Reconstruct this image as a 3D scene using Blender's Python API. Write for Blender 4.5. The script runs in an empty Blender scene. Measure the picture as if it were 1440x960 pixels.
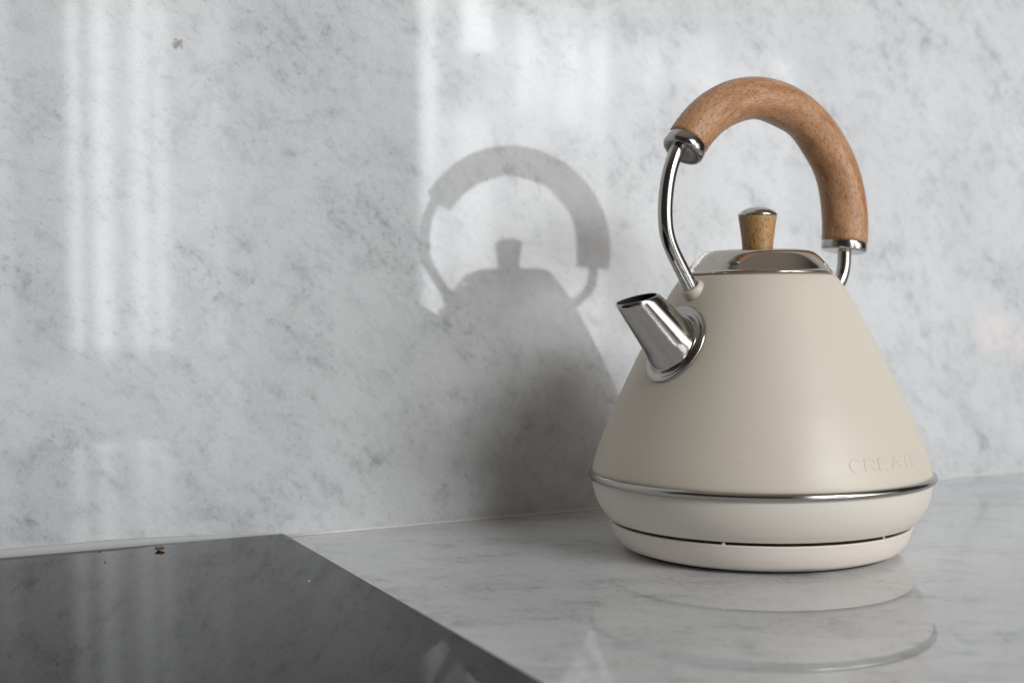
import bpy, bmesh, math, random
from mathutils import Vector, Matrix, noise as mnoise

random.seed(7)
R = math.radians
scene = bpy.context.scene
C = scene.collection

# ------------------------------------------------------------------ camera
CAM_H, YAW, PITCH, ROLL, FPX = 0.14471, 0.44919, 0.02687, -0.0089, 1784.0
cam_d = bpy.data.cameras.new('camera')
cam = bpy.data.objects.new('camera', cam_d)
C.objects.link(cam)
cam_d.sensor_width = 36.0
cam_d.lens = FPX * 36.0 / 1440.0
cam_d.clip_start, cam_d.clip_end = 0.01, 50
fw = Vector((math.sin(YAW) * math.cos(PITCH), math.cos(YAW) * math.cos(PITCH), -math.sin(PITCH)))
rt = Vector((math.cos(YAW), -math.sin(YAW), 0))
up = rt.cross(fw)
r2 = rt * math.cos(ROLL) + up * math.sin(ROLL)
u2 = up * math.cos(ROLL) - rt * math.sin(ROLL)
m = Matrix((r2, u2, -fw)).transposed().to_4x4()
m.translation = (0, 0, CAM_H)
cam.matrix_world = m
cam_d.dof.use_dof = True
cam_d.dof.focus_distance = 0.70
cam_d.dof.aperture_fstop = 6.3
scene.camera = cam

# ------------------------------------------------------------------ world: the dim room behind the camera
world = bpy.data.worlds.new('World')
scene.world = world
world.use_nodes = True
wn, wl = world.node_tree.nodes, world.node_tree.links
wn.clear()
wo = wn.new('ShaderNodeOutputWorld')
wb = wn.new('ShaderNodeBackground')
wb.inputs['Color'].default_value = (1.0, 0.91, 0.79, 1)
wl.new(wb.outputs[0], wo.inputs[0])
# a dim room: warm ceiling above, darker all round
wtc = wn.new('ShaderNodeTexCoord')
wsx = wn.new('ShaderNodeSeparateXYZ')
wl.new(wtc.outputs['Generated'], wsx.inputs[0])
wmr = wn.new('ShaderNodeMapRange')
wmr.interpolation_type = 'SMOOTHSTEP'
for k_, v_ in (('From Min', 0.55), ('From Max', 0.92), ('To Min', 0.035), ('To Max', 0.24)):
    wmr.inputs[k_].default_value = v_
wl.new(wsx.outputs['Z'], wmr.inputs['Value'])
wl.new(wmr.outputs['Result'], wb.inputs['Strength'])

# ------------------------------------------------------------------ lamps: daylight coming through curtained windows, and added low fill
WIN_Y = -2.5
LSCALE = 1.17
def window_and_fill_light(name, x0, x1, z0, z1, radiance, col=(0.97, 0.985, 1.0), y=WIN_Y):
    d = bpy.data.lights.new(name, 'AREA')
    d.shape = 'RECTANGLE'
    d.size, d.size_y = x1 - x0, z1 - z0
    d.energy = radiance * math.pi * (x1 - x0) * (z1 - z0) * LSCALE
    d.color = col
    o = bpy.data.objects.new(name, d)
    C.objects.link(o)
    o.location = ((x0 + x1) / 2, y, (z0 + z1) / 2)
    o.rotation_euler = (R(90), 0, 0)
    return o

# window on the left of the room: light between the folds of a sheer curtain
for a in ((0.25, 0.31, 1.5), (0.31, 0.458, 0.3), (0.458, 0.474, 2.0), (0.474, 0.508, 5.0), (0.508, 0.532, 1.6), (0.532, 0.55, 3.6),
          (0.55, 0.592, 6.2), (0.592, 0.612, 3.6), (0.612, 0.65, 2.6), (0.65, 0.668, 4.2), (0.668, 0.706, 5.8), (0.706, 0.724, 2.9),
          (0.724, 0.765, 4.8), (0.765, 0.785, 2.8), (0.785, 0.95, 2.0), (0.95, 1.05, 0.5)):
    window_and_fill_light('window_and_fill_light', a[0], a[1], 0.03, 1.25, a[2])
    window_and_fill_light('window_and_fill_light', a[0], a[1], -0.02, 0.03, a[2] * 0.5)
window_and_fill_light('window_and_fill_light', 0.1, 1.0, -0.9, -0.02, 1.3)  # added fill panel below the window, brightens the kettle's bowl and lower wall
# large window on the right of the room, its sheer curtain brighter towards the left edge
for a in ((1.615, 1.63, 3.5), (1.63, 1.685, 6.6), (1.685, 1.76, 5.0), (1.76, 1.885, 6.6), (1.885, 1.99, 4.8), (1.99, 2.12, 5.7),
          (2.12, 2.2, 4.8), (2.2, 2.36, 5.2), (2.36, 2.6, 3.6), (2.6, 3.2, 2.6), (3.2, 4.0, 1.2), (4.0, 5.0, 0.6)):
    zs = 0.80 if 1.68 < a[0] < 1.88 else 1.10
    window_and_fill_light('window_and_fill_light', a[0], a[1], -0.02, zs, a[2])
    window_and_fill_light('window_and_fill_light', a[0], a[1], zs, zs + 0.06, a[2] * 0.75)
    window_and_fill_light('window_and_fill_light', a[0], a[1], zs + 0.06, 1.42, a[2] * (0.55 if a[0] > 1.64 else 0.95))
    if a[0] > 1.9: window_and_fill_light('window_and_fill_light', a[0], a[1], -0.9, -0.02, a[2] * 0.7)
for a in ((1.765, 1.885, 1.03, 1.24, 2.6), (1.98, 2.04, 0.84, 1.24, 0.9), (2.06, 2.11, 0.90, 1.2, 0.8), (2.13, 2.23, 0.80, 1.22, 1.0), (2.16, 2.20, 0.86, 1.16, 0.6),
          (2.27, 2.35, 0.88, 1.22, 0.9), (2.49, 2.61, 0.95, 1.15, 0.8), (2.52, 2.58, 0.98, 1.12, 0.6), (2.65, 2.83, 0.93, 1.17, 0.8), (2.69, 2.79, 0.97, 1.13, 0.8),
          (3.09, 3.19, 0.94, 1.10, 0.9)):
    window_and_fill_light('window_and_fill_light', *a[:4], a[4] * 1.7, y=WIN_Y + 0.04)
# bright panes high in the same glazing: the main daylight
window_and_fill_light('window_and_fill_light', 0.5, 2.1, 1.32, 2.05, 16.2)
# two small warm lamps glowing far back in the room
for a in ((4.17, 4.33, -0.06, 0.10, 0.7), (4.21, 4.29, -0.02, 0.07, 1.5), (4.40, 4.50, -0.08, 0.03, 0.8), (4.30, 4.42, -0.03, 0.02, 0.4)):
    window_and_fill_light('room_lamp', *a[:4], a[4] * 2.2, col=(1.0, 0.55, 0.32), y=WIN_Y + 0.04)

scene.view_settings.view_transform = 'Standard'
scene.view_settings.look = 'None'
scene.view_settings.exposure = 0.0
scene.view_settings.gamma = 1.0
scene.view_settings.use_curve_mapping = False
scene.cycles.max_bounces = 7
scene.cycles.diffuse_bounces = 4
scene.cycles.glossy_bounces = 5
scene.cycles.caustics_reflective = False
scene.cycles.caustics_refractive = False
scene.cycles.use_denoising = True

# ------------------------------------------------------------------ material helpers
def new_mat(name):
    mt = bpy.data.materials.new(name)
    mt.use_nodes = True
    nt = mt.node_tree
    return mt, nt, nt.nodes['Principled BSDF']

class G:
    """tiny node-graph helper"""
    def __init__(s, nt): s.nt = nt
    def n(s, t, **kw):
        nd = s.nt.nodes.new(t)
        for k, v in kw.items(): setattr(nd, k, v)
        return nd
    def link(s, a, b): s.nt.links.new(a, b)
    def setin(s, sock, v):
        if hasattr(v, 'is_linked') or isinstance(v, bpy.types.NodeSocket): s.link(v, sock)
        else: sock.default_value = v
    def math(s, op, a, b=None, c=None, clamp=False):
        nd = s.n('ShaderNodeMath', operation=op, use_clamp=clamp)
        s.setin(nd.inputs[0], a)
        if b is not None: s.setin(nd.inputs[1], b)
        if c is not None: s.setin(nd.inputs[2], c)
        return nd.outputs[0]
    def noise(s, vec, scale, detail=4, rough=0.55, dist=0.0):
        nd = s.n('ShaderNodeTexNoise')
        s.link(vec, nd.inputs['Vector'])
        nd.inputs['Scale'].default_value = scale
        nd.inputs['Detail'].default_value = detail
        nd.inputs['Roughness'].default_value = rough
        nd.inputs['Distortion'].default_value = dist
        return nd.outputs['Fac']
    def mapping(s, vec, loc=(0, 0, 0), rot=(0, 0, 0), sc=(1, 1, 1)):
        nd = s.n('ShaderNodeMapping')
        s.link(vec, nd.inputs['Vector'])
        nd.inputs['Location'].default_value = loc
        nd.inputs['Rotation'].default_value = rot
        nd.inputs['Scale'].default_value = sc
        return nd.outputs[0]
    def ramp(s, fac, lo, hi, smooth=True):
        nd = s.n('ShaderNodeMapRange', interpolation_type='SMOOTHSTEP' if smooth else 'LINEAR')
        s.setin(nd.inputs['Value'], fac)
        nd.inputs['From Min'].default_value = lo
        nd.inputs['From Max'].default_value = hi
        return nd.outputs['Result']
    def mix(s, fac, a, b):
        nd = s.n('ShaderNodeMix', data_type='RGBA')
        s.setin(nd.inputs['Factor'], fac)
        for sock, v in ((nd.inputs[6], a), (nd.inputs[7], b)):
            if isinstance(v, tuple): sock.default_value = (*v, 1)
            else: s.link(v, sock)
        return nd.outputs[2]

def marble(name, horizontal, seed, stains=()):
    mt, nt, bs = new_mat(name)
    g = G(nt)
    co = g.n('ShaderNodeTexCoord').outputs['Object']
    if horizontal:
        vec = g.mapping(co, loc=seed, rot=(0, 0, R(28)))
    else:
        vec = g.mapping(co, loc=seed, rot=(0, R(-42), 0))
    stre = g.mapping(vec, sc=(0.72, 1, 1.05) if not horizontal else (0.72, 1.0, 1.0))
    cloud = g.noise(stre, 4.5, 5, 0.55, 0.4)
    mid = g.noise(g.mapping(stre, loc=(3, 1, 7)), 24, 4, 0.6, 0.3)
    blot = g.noise(g.mapping(stre, loc=(11, 5, 2)), 88, 5, 0.58, 0.35)
    speck = g.noise(g.mapping(vec, loc=(2, 9, 4), sc=(0.85, 1, 1.1)), 255, 4, 0.6, 0.2)
    fine = g.noise(g.mapping(vec, loc=(1, 2, 3)), 620, 3, 0.65, 0.0)
    vein = g.noise(g.mapping(stre, loc=(21, 3, 5)), 11, 5, 0.6, 0.9)
    cl = g.ramp(cloud, 0.32, 0.72)
    md = g.ramp(mid, 0.40, 0.72)
    bl = g.ramp(blot, 0.44, 0.80)
    sp = g.ramp(speck, 0.50, 0.76)
    fi = g.ramp(fine, 0.30, 0.75)
    vr = g.math('ABSOLUTE', g.math('SUBTRACT', vein, 0.5))
    ve = g.math('MULTIPLY', g.math('SUBTRACT', 1.0, g.ramp(vr, 0.0, 0.02)), md)
    mask = g.math('ADD', 0.42, g.math('MULTIPLY', md, 0.70))
    k = g.math('MULTIPLY', cl, 0.10)
    k = g.math('ADD', k, g.math('MULTIPLY', md, 0.13))
    k = g.math('ADD', k, g.math('MULTIPLY', g.math('MULTIPLY', bl, mask), 0.41))
    k = g.math('ADD', k, g.math('MULTIPLY', g.math('MULTIPLY', sp, mask), 0.38))
    k = g.math('ADD', k, g.math('MULTIPLY', ve, 0.08))
    k = g.math('ADD', k, g.math('MULTIPLY', fi, 0.14), clamp=True)
    col = g.mix(k, (0.742, 0.75, 0.757), (0.205, 0.21, 0.22))
    # a few small stains with a shape of their own (in the stone)
    for (sx, sz, rad, c, amt) in stains:
        sub = g.n('ShaderNodeVectorMath', operation='DISTANCE')
        wob = g.n('ShaderNodeVectorMath', operation='MULTIPLY_ADD')
        tn = g.n('ShaderNodeTexNoise')
        g.link(co, tn.inputs['Vector']); tn.inputs['Scale'].default_value = 300
        tn.inputs['Detail'].default_value = 3
        g.link(tn.outputs['Color'], wob.inputs[0])
        wob.inputs[1].default_value = (rad * 2.2,) * 3
        g.link(co, wob.inputs[2])
        sh = g.mapping(wob.outputs[0], loc=(0, 0, 0))
        g.link(sh, sub.inputs[0])
        sub.inputs[1].default_value = (sx + rad * 1.1, rad * 1.1, sz + rad * 1.1)
        f = g.math('SUBTRACT', 1.0, g.ramp(sub.outputs['Value'], rad * 0.3, rad))
        col = g.mix(g.math('MULTIPLY', f, amt), col, c)
    g.link(col, bs.inputs['Base Color'])
    bs.inputs['Roughness'].default_value = 0.5
    bs.inputs['Specular IOR Level'].default_value = 0.0
    bs.inputs['Coat Weight'].default_value = 1.0
    bs.inputs['Coat IOR'].default_value = 1.5
    bs.inputs['Coat Roughness'].default_value = 0.035 if horizontal else 0.04
    return mt

def paint(name, col, rough, grain=0.0, spec=0.5):
    mt, nt, bs = new_mat(name)
    g = G(nt)
    co = g.n('ShaderNodeTexCoord').outputs['Object']
    n1 = g.noise(co, 30, 4, 0.6)
    c = g.mix(g.math('MULTIPLY', n1, 0.12), col, tuple(v * 0.8 for v in col))
    g.link(c, bs.inputs['Base Color'])
    sm = g.ramp(g.noise(g.mapping(co, loc=(4, 1, 2)), 22, 5, 0.65, 0.8), 0.45, 0.75)
    g.link(g.math('ADD', rough, g.math('MULTIPLY', sm, -0.09)), bs.inputs['Roughness'])
    bs.inputs['Specular IOR Level'].default_value = spec
    if grain:
        b = g.n('ShaderNodeBump')
        b.inputs['Strength'].default_value = grain
        b.inputs['Distance'].default_value = 0.0002
        g.link(g.noise(co, 2600, 2, 0.5), b.inputs['Height'])
        g.link(b.outputs[0], bs.inputs['Normal'])
    return mt

def metal(name, col, rough, smear=0.0):
    mt, nt, bs = new_mat(name)
    g = G(nt)
    co = g.n('ShaderNodeTexCoord').outputs['Object']
    bs.inputs['Base Color'].default_value = (*col, 1)
    bs.inputs['Metallic'].default_value = 1.0
    n1 = g.noise(co, 70, 4, 0.6)
    g.link(g.math('ADD', rough, g.math('MULTIPLY', g.ramp(n1, 0.35, 0.75), smear)), bs.inputs['Roughness'])
    return mt

def wood(name, light, dark, fleck, use_uv):
    mt, nt, bs = new_mat(name)
    g = G(nt)
    tc = g.n('ShaderNodeTexCoord')
    co = tc.outputs['UV'] if use_uv else tc.outputs['Object']
    if use_uv:   # u runs along the grip, v around it (both in metres)
        along = g.mapping(co, sc=(1.0, 4.0, 1.0))
        flv = g.mapping(co, rot=(0, 0, R(7)), sc=(1.0, 5.5, 1.0))
    else:
        along = g.mapping(co, rot=(0, R(35), 0), sc=(4.0, 4.0, 1.2))
        flv = g.mapping(co, rot=(R(12), R(40), 0), sc=(4.2, 4.2, 1.3))
    broad = g.noise(along, 42, 4, 0.6, 0.8)
    grain = g.noise(along, 190, 5, 0.65, 0.5)
    fl = g.noise(flv, 310, 2, 0.5, 0.2)
    fl2 = g.noise(g.mapping(flv, loc=(5, 3, 1)), 430, 2, 0.5, 0.1)
    c = g.mix(g.ramp(broad, 0.3, 0.72), light, dark)
    c = g.mix(g.math('MULTIPLY', g.ramp(grain, 0.42, 0.72), 0.45), c, tuple(v * 0.62 for v in dark))
    fm = g.math('MAXIMUM', g.ramp(fl, 0.56, 0.64), g.math('MULTIPLY', g.ramp(fl2, 0.58, 0.66), 0.7))
    c = g.mix(g.math('MULTIPLY', fm, 0.74), c, fleck)
    g.link(c, bs.inputs['Base Color'])
    bs.inputs['Roughness'].default_value = 0.38
    b = g.n('ShaderNodeBump')
    b.inputs['Strength'].default_value = 0.25
    b.inputs['Distance'].default_value = 0.0003
    g.link(g.math('SUBTRACT', 1.0, fm), b.inputs['Height'])
    g.link(b.outputs[0], bs.inputs['Normal'])
    return mt

M_WALL = marble('wall_marble', False, (0.3, 0.0, 0.8),
                stains=((0.1556, 0.3067, 0.0042, (0.16, 0.155, 0.11), 0.75), (0.3561, 0.3154, 0.0022, (0.2, 0.2, 0.19), 0.6)))
M_COUNTER = marble('counter_marble', True, (1.7, 0.4, 0.2))
M_CREAM = paint('cream_matt_paint', (0.74, 0.665, 0.555), 0.42, 0.05)
M_LOWER = paint('cream_lower_paint', (0.80, 0.745, 0.66), 0.45, 0.05)
M_BASE = paint('cream_plastic', (0.87, 0.79, 0.715), 0.45, 0.06)
M_STEEL = metal('polished_steel', (0.50, 0.48, 0.455), 0.15, 0.06)
M_LID = metal('lid_steel', (0.54, 0.50, 0.45), 0.13, 0.04)
M_RING = metal('satin_steel', (0.46, 0.44, 0.415), 0.16, 0.10)
M_WOOD = wood('beech_wood', (0.63, 0.355, 0.185), (0.43, 0.20, 0.09), (0.13, 0.055, 0.03), True)
M_KNOB = wood('light_beech_wood', (0.64, 0.375, 0.155), (0.50, 0.265, 0.095), (0.15, 0.065, 0.03), False)
M_DARK = paint('dark_plastic_and_shade', (0.02, 0.02, 0.02), 0.5)  # dock connector, and the shade coloured into the spout's inside
M_RUBBER = paint('grey_rubber', (0.05, 0.048, 0.045), 0.7)
M_STRIP = paint('strip_grey', (0.47, 0.475, 0.475), 0.5)
M_GROUT = paint('white_sealant', (0.82, 0.82, 0.81), 0.4)
M_CRUMB = paint('brown_crumb', (0.20, 0.105, 0.06), 0.8)
M_CRUMB_DARK = paint('dark_crumb', (0.05, 0.035, 0.03), 0.8)
M_CRUMB_PALE = paint('pale_crumb', (0.7, 0.68, 0.64), 0.8)

mt, nt, bs = new_mat('black_hob_glass')
g = G(nt)
co = g.n('ShaderNodeTexCoord').outputs['Object']
bs.inputs['Base Color'].default_value = (0.006, 0.0062, 0.0065, 1)
bs.inputs['IOR'].default_value = 1.45
bs.inputs['Specular IOR Level'].default_value = 0.2
dust = g.ramp(g.noise(co, 14, 5, 0.6), 0.4, 0.8)
g.link(g.math('ADD', 0.012, g.math('MULTIPLY', dust, 0.03)), bs.inputs['Roughness'])
M_HOB = mt

# ------------------------------------------------------------------ mesh helpers
def obj(name, verts, faces, mat, parent=None, smooth=True, uvs=None):
    me = bpy.data.meshes.new(name)
    me.from_pydata([tuple(v) for v in verts], [], faces)
    me.update()
    if smooth:
        me.polygons.foreach_set('use_smooth', [True] * len(me.polygons))
    if uvs:
        lay = me.uv_layers.new(name='UVMap')
        k = 0
        for f in uvs:
            for c in f:
                lay.data[k].uv = c
                k += 1
    me.materials.append(mat)
    o = bpy.data.objects.new(name, me)
    C.objects.link(o)
    if parent: o.parent = parent
    return o

def tag(o, label=None, cat=None, group=None, kind=None):
    for k, v in (('label', label), ('category', cat), ('group', group), ('kind', kind)):
        if v: o[k] = v
    return o

def box_mesh(x0, x1, y0, y1, z0, z1, bevel=0.0, seg=3):
    bm = bmesh.new()
    vs = [bm.verts.new((x, y, z)) for x in (x0, x1) for y in (y0, y1) for z in (z0, z1)]
    for q in ((0, 1, 3, 2), (4, 6, 7, 5), (0, 4, 5, 1), (2, 3, 7, 6), (0, 2, 6, 4), (1, 5, 7, 3)):
        bm.faces.new([vs[i] for i in q])
    bmesh.ops.recalc_face_normals(bm, faces=bm.faces)
    if bevel:
        bmesh.ops.bevel(bm, geom=bm.edges[:], offset=bevel, segments=seg, profile=0.5, affect='EDGES')
    bm.verts.ensure_lookup_table()
    bm.verts.index_update()
    v = [tuple(a.co) for a in bm.verts]
    f = [[a.index for a in q.verts] for q in bm.faces]
    bm.free()
    return v, f

def spline(pts, n):
    """Catmull-Rom through the points, n samples per span"""
    P = [Vector(p) for p in pts]
    P = [P[0] * 2 - P[1]] + P + [P[-1] * 2 - P[-2]]
    out = []
    for i in range(1, len(P) - 2):
        for k in range(n):
            t = k / n
            a, b, c, d = P[i - 1], P[i], P[i + 1], P[i + 2]
            out.append(0.5 * ((2 * b) + (c - a) * t + (2 * a - 5 * b + 4 * c - d) * t * t + (3 * b - a - 3 * c + d) * t ** 3))
    out.append(P[-2])
    return out

def lathe(prof, seg=128, mat4=None):
    """(r, z) profile turned about z; r == 0 closes to a pole"""
    v, f, rings = [], [], []
    for r, z in prof:
        if r < 1e-7:
            rings.append([len(v)]); v.append(Vector((0, 0, z)))
        else:
            rings.append(list(range(len(v), len(v) + seg)))
            v += [Vector((r * math.cos(2 * math.pi * k / seg), r * math.sin(2 * math.pi * k / seg), z)) for k in range(seg)]
    for a, b in zip(rings, rings[1:]):
        for k in range(seg):
            j = (k + 1) % seg
            if len(a) == 1 and len(b) == 1: continue
            if len(a) == 1: f.append([a[0], b[j], b[k]])
            elif len(b) == 1: f.append([a[k], a[j], b[0]])
            else: f.append([a[k], a[j], b[j], b[k]])
    if mat4 is not None: v = [mat4 @ p for p in v]
    return v, f

def frame_to(origin, axis):
    """matrix whose local z is the axis (lying in the local x-z plane)"""
    z = Vector(axis).normalized()
    y = Vector((0, 1, 0))
    x = y.cross(z).normalized()
    m4 = Matrix((x, y, z)).transposed().to_4x4()
    m4.translation = Vector(origin)
    return m4

def tube(path, rad, seg=20, cap=True):
    """circular tube along a path in the x-z plane"""
    v, f = [], []
    n = len(path)
    for i, p in enumerate(path):
        t = (path[min(i + 1, n - 1)] - path[max(i - 1, 0)]).normalized()
        b = Vector((0, 1, 0))
        nn = b.cross(t).normalized()
        r = rad(i / (n - 1)) if callable(rad) else rad
        for k in range(seg):
            a = 2 * math.pi * k / seg
            v.append(p + nn * (r * math.cos(a)) + b * (r * math.sin(a)))
    for i in range(n - 1):
        for k in range(seg):
            j = (k + 1) % seg
            f.append([i * seg + k, i * seg + j, (i + 1) * seg + j, (i + 1) * seg + k])
    if cap:
        f.append(list(range(seg))[::-1]); f.append(list(range((n - 1) * seg, n * seg)))
    return v, f

# ------------------------------------------------------------------ setting: marble wall and worktop
WALL_Y = 0.7879
v, f = box_mesh(-1.3, 2.4, 0, 0.03, -0.03, 1.1)
wall = obj('wall', v, f, M_WALL, smooth=False)
wall.location.y = WALL_Y
tag(wall, 'polished pale grey marble splashback with soft grey flecks', kind='structure')
v, f = box_mesh(-1.3, 2.4, 0.12, WALL_Y - 0.0005, -0.035, 0.0, 0.002)
counter = obj('countertop', v, f, M_COUNTER, smooth=False)
tag(counter, 'glossy grey marble worktop under the kettle', kind='structure')

# white sealant bead in the joint between worktop and wall, right of the hob
def bead(name, x0, x1, h, d, mat, taper):
    n, s = 60, 7
    v, f = [], []
    for i in range(n + 1):
        x = x0 + (x1 - x0) * i / n
        e = 1.0
        if taper: e = min(1.0, max(0.02, (x1 - x) / taper)) ** 0.5
        w = 1 + 0.03 * mnoise.noise(Vector((x * 40, h * 900, 0)))
        for k in range(s):
            a = (math.pi / 2) * k / (s - 1)
            v.append((x, WALL_Y - 0.0002 - d * w * e * math.cos(a), 0.0002 + h * w * e * math.sin(a)))
    for i in range(n):
        for k in range(s - 1):
            a = i * s + k
            f.append([a, a + s, a + s + 1, a + 1])
    f.append(list(range(s))); f.append([n * s + k for k in range(s)][::-1])
    return obj(name, v, f, mat)
tag(bead('sealant_bead', 0.2165, 2.35, 0.0013, 0.0016, M_GROUT, 0), 'thin white sealant line between marble wall and worktop', 'sealant')
tag(bead('grey_strip', -1.25, 0.211, 0.0074, 0.0014, M_STRIP, 0.09), 'thin grey strip along the wall behind the black hob', 'sealant')  # slightly darker grey strip on the wall along the hob's back edge

# ------------------------------------------------------------------ black glass hob
hob_root = bpy.data.objects.new('hob', None)
C.objects.link(hob_root)
hob_root.location = (-0.09, 0.52, 0)
tag(hob_root, 'black glass hob set on the marble worktop at lower left', 'hob')
hx, hy = 0.3047, 0.2585
v, f = box_mesh(-hx, hx, -hy, hy, 0.0008, 0.0042, 0.0009, 3)
obj('glass_top', v, f, M_HOB, hob_root, smooth=False)
v, f = box_mesh(-hx + 0.004, hx - 0.004, -hy + 0.004, hy - 0.004, 0.0002, 0.0010)
obj('seal', v, f, M_RUBBER, hob_root, smooth=False)

# crumbs on the hob
def crumb(name, loc, size, mat, label, flat=0.5, seed=0, sub=2):
    bm = bmesh.new()
    bmesh.ops.create_icosphere(bm, subdivisions=sub, radius=1.0)
    for p in bm.verts:
        w = 1 + 0.8 * mnoise.noise(p.co * 2.1 + Vector((seed, seed * 2, 0)))
        p.co = Vector((p.co.x * w * size, p.co.y * w * size * 0.55, p.co.z * w * size * flat))
        p.co.z += 0.2 * size * (p.co.x / size) ** 2 * flat
    lo = min(p.co.z for p in bm.verts)
    for p in bm.verts: p.co.z -= lo
    me = bpy.data.meshes.new(name)
    bm.to_mesh(me); bm.free()
    me.materials.append(mat)
    o = bpy.data.objects.new(name, me)
    C.objects.link(o)
    o.location = loc
    o.rotation_euler.z = seed
    tag(o, label, 'crumb')
    return o
crumb('bread_crumb', (0.1345, 0.7570, 0.0042), 0.0025, M_CRUMB, 'small brown curled crumb near the back edge of the hob', 0.34, 2.8, 3)
crumb('crumb', (0.1024, 0.770, 0.0042), 0.0006, M_CRUMB_DARK, 'tiny dark speck on the hob left of the brown crumb', 0.6, 1.1)
crumb('crumb', (0.1007, 0.7354, 0.0042), 0.0005, M_CRUMB_DARK, 'tiny dark speck on the hob, nearer than the brown crumb', 0.6, 0.4)
crumb('crumb', (0.1876, 0.6327, 0.0042), 0.0006, M_CRUMB_PALE, 'tiny white speck on the hob near its right edge', 0.6, 3.3)

# ------------------------------------------------------------------ kettle
KX, KY = 0.45987, 0.61666
ROTZ = R(-171.713)
def empty(name, loc, rz):
    o = bpy.data.objects.new(name, None)
    o.empty_display_size = 0.05
    C.objects.link(o)
    o.location = loc
    o.rotation_euler.z = rz
    return o

# charging base
base = empty('charging_dock', (KX, KY, 0), ROTZ)
tag(base, 'round cream plastic charging dock under the kettle on the marble worktop', 'dock')
prof = [(0, 0.0010), (0.0740, 0.0010), (0.0756, 0.0012)] + [tuple(p)[:2] for p in spline(
    [(0.0762, 0.0018, 0), (0.0815, 0.0034, 0), (0.0846, 0.0070, 0), (0.0866, 0.0112, 0), (0.0879, 0.0155, 0)], 6)] + \
    [(0.08825, 0.0163), (0.0882, 0.0168), (0.0877, 0.0170), (0.0868, 0.0170), (0.0860, 0.0168), (0.0852, 0.0164), (0.0845, 0.0158),
     (0.070, 0.0152), (0, 0.0152)]
shell = obj('shell', *lathe(prof, 160), M_BASE, base)
obj('foot_ring', *lathe([(0.070, 0.0), (0.0735, 0.0), (0.0738, 0.0003), (0.0738, 0.0012), (0.070, 0.0012), (0.070, 0.0)], 96), M_RUBBER, base)
obj('connector', *lathe([(0.018, 0.0150), (0.018, 0.0185), (0.0165, 0.0193), (0, 0.0193)], 48), M_DARK, base)
for az, r in ((-139.1, 0.0866), (-74.0, 0.0842)):
    a = R(az) - ROTZ
    m4 = Matrix.Translation((r * math.cos(a), r * math.sin(a), 0.0))
    obj('spacer', *lathe([(0.0011, 0.0164), (0.0010, 0.0176), (0.0006, 0.0182), (0, 0.0183)], 16, m4), M_BASE, base)

# body
kettle = empty('kettle', (KX, KY, 0.0), ROTZ)
tag(kettle, 'cream pyramid kettle with chrome spout and arched wooden handle', 'kettle')
BODY = [(0.0990, 0.0462), (0.0985, 0.0500), (0.0952, 0.0610), (0.0868, 0.0822), (0.0790, 0.0990), (0.0722, 0.1132),
        (0.0635, 0.1305), (0.0552, 0.1462), (0.0503, 0.1545), (0.0462, 0.1602)]
bprof = [tuple(p)[:2] for p in spline([(a, b, 0) for a, b in BODY], 6)]
bprof += [(0.0450, 0.1616), (0.0441, 0.1622), (0.0430, 0.1624), (0.041, 0.1624), (0.0400, 0.160)]
def body_r(z):
    for (r0, z0), (r1, z1) in zip(bprof, bprof[1:]):
        if z0 <= z <= z1: return r0 + (r1 - r0) * (z - z0) / (z1 - z0)
    return bprof[0][0] if z < bprof[0][1] else 0.044
def body_n(z):
    d = 0.002
    t = Vector((body_r(z + d) - body_r(z - d), 2 * d)).normalized()
    return Vector((t.y, -t.x))     # (radial, z)
body = obj('body', *lathe([(0.094, 0.0440), (0.0988, 0.0450)] + bprof, 192), M_CREAM, kettle)
low = [(0.0985, 0.0440)] + [tuple(p)[:2] for p in spline(
    [(0.0990, 0.0425, 0), (0.0984, 0.0362, 0), (0.0962, 0.0292, 0), (0.0929, 0.0234, 0), (0.0897, 0.0198, 0)], 6)] + \
    [(0.0890, 0.0190), (0.0880, 0.0187), (0.0855, 0.0186), (0.0830, 0.0188), (0.0815, 0.0198), (0.055, 0.0200), (0, 0.0200)]
obj('lower_body', *lathe(low, 192), M_LOWER, kettle)
obj('trim_ring', *lathe([(0.0994 + 0.0023 * math.cos(2 * math.pi * k / 20), 0.0447 + 0.0023 * math.sin(2 * math.pi * k / 20)) for k in range(21)], 192), M_RING, kettle)

# lid with its knob
lprof = [(0.0420, 0.1622), (0.0436, 0.1626), (0.0441, 0.1631), (0.0442, 0.1637), (0.0437, 0.1642), (0.0428, 0.1646)] + \
    [tuple(p)[:2] for p in spline([(0.0422, 0.1654, 0), (0.0398, 0.1687, 0), (0.0367, 0.1722, 0), (0.0338, 0.1748, 0), (0.0308, 0.1764, 0), (0.0270, 0.1771, 0)], 6)] + \
    [(0.020, 0.1773), (0.010, 0.1775), (0, 0.1775)]
lid = obj('lid', *lathe(lprof, 160), M_LID, kettle)
kprof = [(0.0, 0.1774), (0.0086, 0.1774), (0.0089, 0.1777)] + [tuple(p)[:2] for p in spline(
    [(0.0090, 0.1782, 0), (0.0094, 0.1830, 0), (0.0100, 0.1880, 0), (0.0107, 0.1930, 0), (0.01125, 0.1966, 0)], 5)] + [(0.0112, 0.1972), (0.0108, 0.1974), (0, 0.1974)]
obj('knob', *lathe(kprof, 64), M_KNOB, lid)
cprof = [(0.0105, 0.1973), (0.0112, 0.1974), (0.01155, 0.1977), (0.0116, 0.1984), (0.0114, 0.1989), (0.0110, 0.1992), (0.0102, 0.2000), (0.0090, 0.2008), (0.0072, 0.2017), (0.0050, 0.2024), (0.0025, 0.2028), (0, 0.2029)]
obj('knob_cap', *lathe(cprof, 64), M_STEEL, lid)

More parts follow.
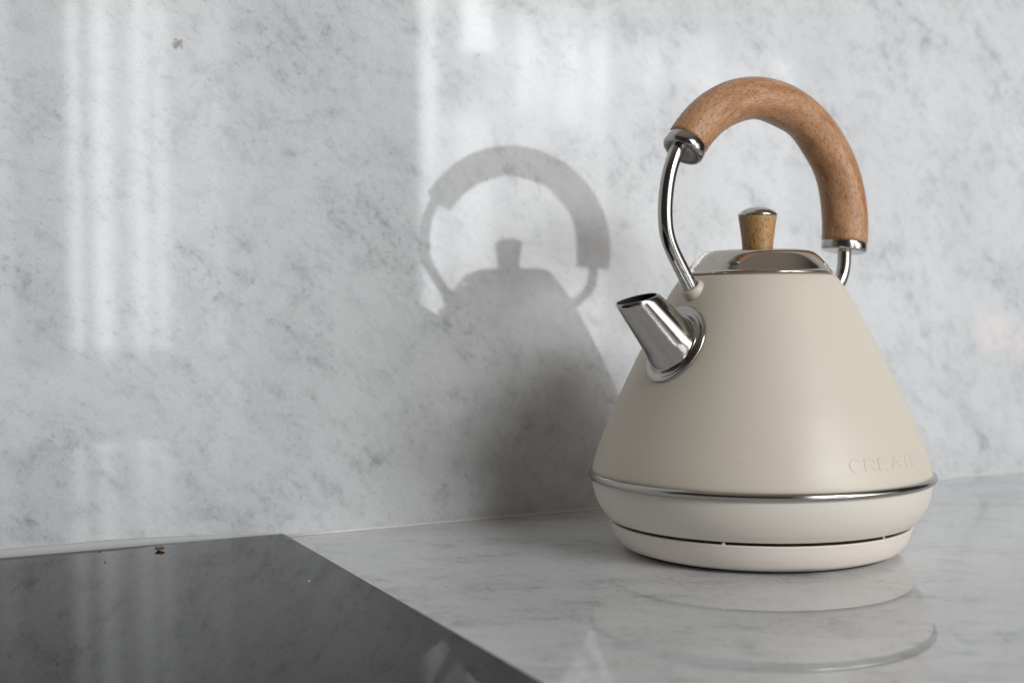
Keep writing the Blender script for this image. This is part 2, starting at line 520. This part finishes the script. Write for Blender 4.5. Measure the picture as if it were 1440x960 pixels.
# spout
SP0, SPT = Vector((0.0648, 0, 0.1206)), Vector((0.0938, 0, 0.1485))
sax = (SPT - SP0).normalized()
sperp = Vector((0, 1, 0)).cross(sax)          # in-plane perpendicular
cutn = Vector((math.cos(R(75)), 0, math.sin(R(75))))
SEG = 96
def spout_rad(t):          # t in metres along the axis from SP0
    r = 0.0154 - 0.0041 * (t - 0.006) / 0.034
    if t < 0.0065: r += 0.0008 * min(1.0, (0.0065 - t) / 0.0015)
    return r
def spout_shell(inset, t0, rows, lip):
    v = []
    for i in range(rows + 1):
        for k in range(SEG):
            a = 2 * math.pi * k / SEG
            dirv = sperp * math.cos(a) + Vector((0, 1, 0)) * math.sin(a)
            # end of this generator on the cutting plane
            te = 0.040
            for _ in range(12):
                p = SP0 + sax * te + dirv * (spout_rad(te) - inset)
                te -= (p - SPT).dot(cutn) / sax.dot(cutn)
            te -= lip
            t = t0 + (te - t0) * i / rows
            v.append(SP0 + sax * t + dirv * (spout_rad(t) - inset))
    return v
rows = 16
outer = spout_shell(0, -0.004, rows, 0.0)
rimv = spout_shell(0.0004, -0.004, rows, -0.0003)[-SEG:]
inner = spout_shell(0.0009, 0.004, rows, 0.0)
vv = outer + rimv + inner[-SEG:]
ff = []
def quads(a, b):
    for k in range(SEG):
        j = (k + 1) % SEG
        ff.append([a + k, a + j, b + j, b + k])
for i in range(rows): quads(i * SEG, (i + 1) * SEG)
quads(rows * SEG, (rows + 1) * SEG); quads((rows + 1) * SEG, (rows + 2) * SEG)
spout = obj('spout', vv, ff, M_STEEL, kettle)
vv, ff = list(inner), []
for i in range(rows): quads((i + 1) * SEG, i * SEG)
ff.append(list(range(SEG)))
obj('spout_inside_shade', vv, ff, M_DARK, spout)  # inside wall coloured near-black for the shade within the spout
# flange lying on the curved body
def on_body(u, w, h):
    """u sideways, w up the slope, h away from the surface, around the spout root"""
    z = 0.1230 + w * 0.96
    n2 = body_n(z)
    r = body_r(z)
    a = u / (r + 1e-9)
    rr, zz = r + h * n2.x, z + h * n2.y
    return Vector((rr * math.cos(a), rr * math.sin(a), zz))
vv, ff = [], []
fl = [(0.0219, -0.0006), (0.0221, 0.0004), (0.0220, 0.0012), (0.0215, 0.0016), (0.0205, 0.0016), (0.0196, 0.0012), (0.0186, 0.0007), (0.0177, 0.0007), (0.0170, 0.0013), (0.0164, 0.0022), (0.0156, 0.0024), (0.0140, 0.0010)]
for rho, h in fl:
    for k in range(SEG):
        a = 2 * math.pi * k / SEG
        vv.append(on_body(rho * math.cos(a), rho * math.sin(a), h))
for i in range(len(fl) - 1): quads(i * SEG, (i + 1) * SEG)
obj('flange', vv, ff, M_STEEL, spout)

# handle: steel stems, ferrules and the wooden grip, all in the local x-z plane
handle = obj('handle', *tube(spline([(0.0590, 0, 0.2390), (0.0640, 0, 0.2308), (0.0690, 0, 0.2185), (0.0715, 0, 0.2055), (0.0719, 0, 0.1940),
                                     (0.0706, 0, 0.1850), (0.0668, 0, 0.1762), (0.0582, 0, 0.1629), (0.0536, 0, 0.1560), (0.0480, 0, 0.1475)], 8), 0.0042, 24), M_STEEL, kettle)
handle['label'] = 'front steel stem of the handle, bending down to the body'
rear = obj('rear_stem', *tube(spline([(-0.0755, 0, 0.1850), (-0.0755, 0, 0.1760), (-0.0750, 0, 0.1690), (-0.0727, 0, 0.1615), (-0.0680, 0, 0.1555), (-0.0600, 0, 0.1490), (-0.0500, 0, 0.1420)], 8), 0.0042, 24), M_STEEL, handle)
AC = Vector((-0.002, 0, 0.194))
T0, T1 = 37.0, 188.2
def arc_r(th): return 0.0718 + 0.0026 * (th - 30) / 160
def arc_p(th): return AC + Vector((math.cos(R(th)), 0, math.sin(R(th)))) * arc_r(th)
NA, NS = 140, 48
vv, ff, uvs = [], [], []
ends = []
for i in range(NA + 1):
    s = i / NA
    th = T0 + (T1 - T0) * s
    rad = Vector((math.cos(R(th)), 0, math.sin(R(th))))
    c = arc_p(th)
    rr = 0.0120 + 0.0022 * (3 * s * s - 2 * s ** 3)
    edge = min(s, 1 - s) * (T1 - T0) * R(1) * 0.073
    if edge < 0.0012: rr -= 0.0006 * (1 - edge / 0.0012) ** 2
    # finger hollows on the inside of the grip
    grip = 0.0
    for q, wq, dq in ((0.34, 0.075, 0.0010), (0.56, 0.075, 0.0016), (0.76, 0.085, 0.0017)):
        grip += dq * math.exp(-((s - q) / wq) ** 2)
    for k in range(NS + 1):
        a = 2 * math.pi * k / NS
        inner_w = max(0.0, -math.cos(a)) ** 1.5
        out_r = rr * (1.0 + 0.03 * math.cos(2 * a)) - grip * inner_w
        vv.append(c + rad * (out_r * math.cos(a)) + Vector((0, 1, 0)) * (out_r * math.sin(a)))
W = NS + 1
for i in range(NA):
    for k in range(NS):
        ff.append([i * W + k, i * W + k + 1, (i + 1) * W + k + 1, (i + 1) * W + k])
        L = 0.19
        uvs.append([(i / NA * L, k / NS * 0.08), (i / NA * L, (k + 1) / NS * 0.08), ((i + 1) / NA * L, (k + 1) / NS * 0.08), ((i + 1) / NA * L, k / NS * 0.08)])
for ring, rev in ((0, True), (NA, False)):
    q = [ring * W + k for k in range(NS)]
    q = q[::-1] if rev else q
    ff.append(q)
    uvs.append([(0, 0)] * len(q))
obj('wooden_grip', vv, ff, M_WOOD, handle, uvs=uvs)
def tangent(th, sgn): return Vector((-math.sin(R(th)), 0, math.cos(R(th)))) * sgn
# front ferrule (axis pointing out of the grip, towards the spout side)
m4 = frame_to(arc_p(37.0), tangent(37.0, -1))
obj('ferrule', *lathe([(0.0, -0.0005), (0.0112, -0.0003), (0.0119, 0.0), (0.0122, 0.0006), (0.0124, 0.0040), (0.0123, 0.0054), (0.0118, 0.0064), (0.0110, 0.0069), (0.0098, 0.0071), (0.0070, 0.0067), (0, 0.0062)], 64, m4), M_STEEL, handle)
m4 = frame_to(arc_p(188.2), tangent(188.2, 1))
obj('ferrule', *lathe([(0.0, -0.0005), (0.0132, -0.0003), (0.0139, 0.0), (0.0141, 0.0005), (0.0141, 0.0046), (0.0138, 0.0053), (0.0130, 0.0056), (0.006, 0.0057), (0, 0.0057)], 64, m4), M_STEEL, handle)
# cream collars where the stems enter the body
cp_ = [(0.0036, 0.0030), (0.0045, 0.0038), (0.0056, 0.0036), (0.0064, 0.0026), (0.0068, 0.0010), (0.0068, -0.0050), (0.0036, -0.0060)]
obj('collar', *lathe(cp_, 48, frame_to((0.0508, 0, 0.1533), (0.64, 0, 0.77))), M_CREAM, kettle)
obj('collar', *lathe(cp_, 48, frame_to((-0.0525, 0, 0.1460), (-0.72, 0, 0.69))), M_CREAM, kettle)

# raised lettering, wrapped onto the body
def wrap(verts, az0, zc, lift):
    out = []
    for p in verts:
        z = zc + p.y
        n2 = body_n(z)
        r = body_r(z)
        a = R(az0) - ROTZ + p.x / r
        rr, zz = r + (p.z + lift) * n2.x, z + (p.z + lift) * n2.y
        out.append(Vector((rr * math.cos(a), rr * math.sin(a), zz)))
    return out
def ribbon(pts, w, h, lift):
    """flat raised stroke with sloping sides along a 2-D polyline, subdivided so that it follows the body"""
    P = [Vector((x, y)) for x, y in pts]
    fine = [P[0]]
    for a, b in zip(P, P[1:]):
        n = max(1, int((b - a).length / 0.0007))
        fine += [a + (b - a) * (k + 1) / n for k in range(n)]
    v, f = [], []
    N = len(fine)
    for i, p in enumerate(fine):
        t = (fine[min(i + 1, N - 1)] - fine[max(i - 1, 0)]).normalized()
        n = Vector((-t.y, t.x))
        for off, hh in ((-w / 2 - h * 0.8, -0.0001), (-w / 2, h), (w / 2, h), (w / 2 + h * 0.8, -0.0001)):
            q = p + n * off
            v.append(Vector((q.x, q.y, hh + (lift if hh > 0 else 0))))
    for i in range(N - 1):
        for k in range(3):
            a = i * 4 + k
            f.append([a, a + 4, a + 5, a + 1])
    f.append([0, 1, 2, 3]); f.append([(N - 1) * 4 + k for k in (3, 2, 1, 0)])
    return v, f
LW, LH = 0.0074, 0.0060
def arc_pts(cx, cy, rx, ry, a0, a1, n=22):
    return [(cx + rx * math.cos(R(a0 + (a1 - a0) * k / n)), cy + ry * math.sin(R(a0 + (a1 - a0) * k / n))) for k in range(n + 1)]
LETTERS = {
    'C': [arc_pts(0.5, 0.5, 0.5, 0.5, 48, 312)],
    'R': [[(0, 0), (0, 1)], [(0, 1), (0.62, 1)] + arc_pts(0.62, 0.74, 0.30, 0.26, 90, -90, 10) + [(0, 0.48)], [(0.45, 0.48), (0.92, 0)]],
    'E': [[(0, 0), (0, 1)], [(0, 1), (0.88, 1)], [(0, 0.52), (0.78, 0.52)], [(0, 0), (0.88, 0)]],
    'A': [[(0, 0), (0.5, 1), (1, 0)], [(0.2, 0.36), (0.8, 0.36)]],
    'T': [[(0, 1), (1, 1)], [(0.5, 1), (0.5, 0)]]}
tv, tf = [], []
q = 0
for i, ch in enumerate('CREATE'):
    for st in LETTERS[ch]:
        q += 1
        v_, f_ = ribbon([(x * LW + i * 0.0096, (y - 0.5) * LH) for x, y in st], 0.00085, 0.00022, 0.000004 * (q % 7))
        f_ = [[k + len(tv) for k in fc_] for fc_ in f_]
        tv += v_; tf += f_
obj('lettering', wrap(tv, -97.0, 0.0597, 0.0), tf, M_CREAM, body, smooth=False)['label'] = 'raised word CREATE in cream'
# faint raised outline of an emblem further left on the body
tv, tf = [], []
for k, st in enumerate(([(0.0, -0.0005), (0.0050, -0.0012), (0.0098, -0.0026), (0.0150, -0.0030), (0.0190, -0.0022), (0.0225, -0.0014), (0.0262, 0.0), (0.0272, 0.0018), (0.0258, 0.0036), (0.0225, 0.0048), (0.0160, 0.0052), (0.0140, 0.0062), (0.0132, 0.0074)],
                        [(0.0, -0.0005), (0.0012, 0.0020), (0.0030, 0.0042)])):
    v_, f_ = ribbon(st, 0.00025, 0.00007, 0.000003 * k)
    tf += [[j + len(tv) for j in fc_] for fc_ in f_]
    tv += v_
obj('emblem_outline', wrap(tv, -146.5, 0.0578, 0.0), tf, M_CREAM, body, smooth=False)['label'] = 'very faint raised emblem outline'
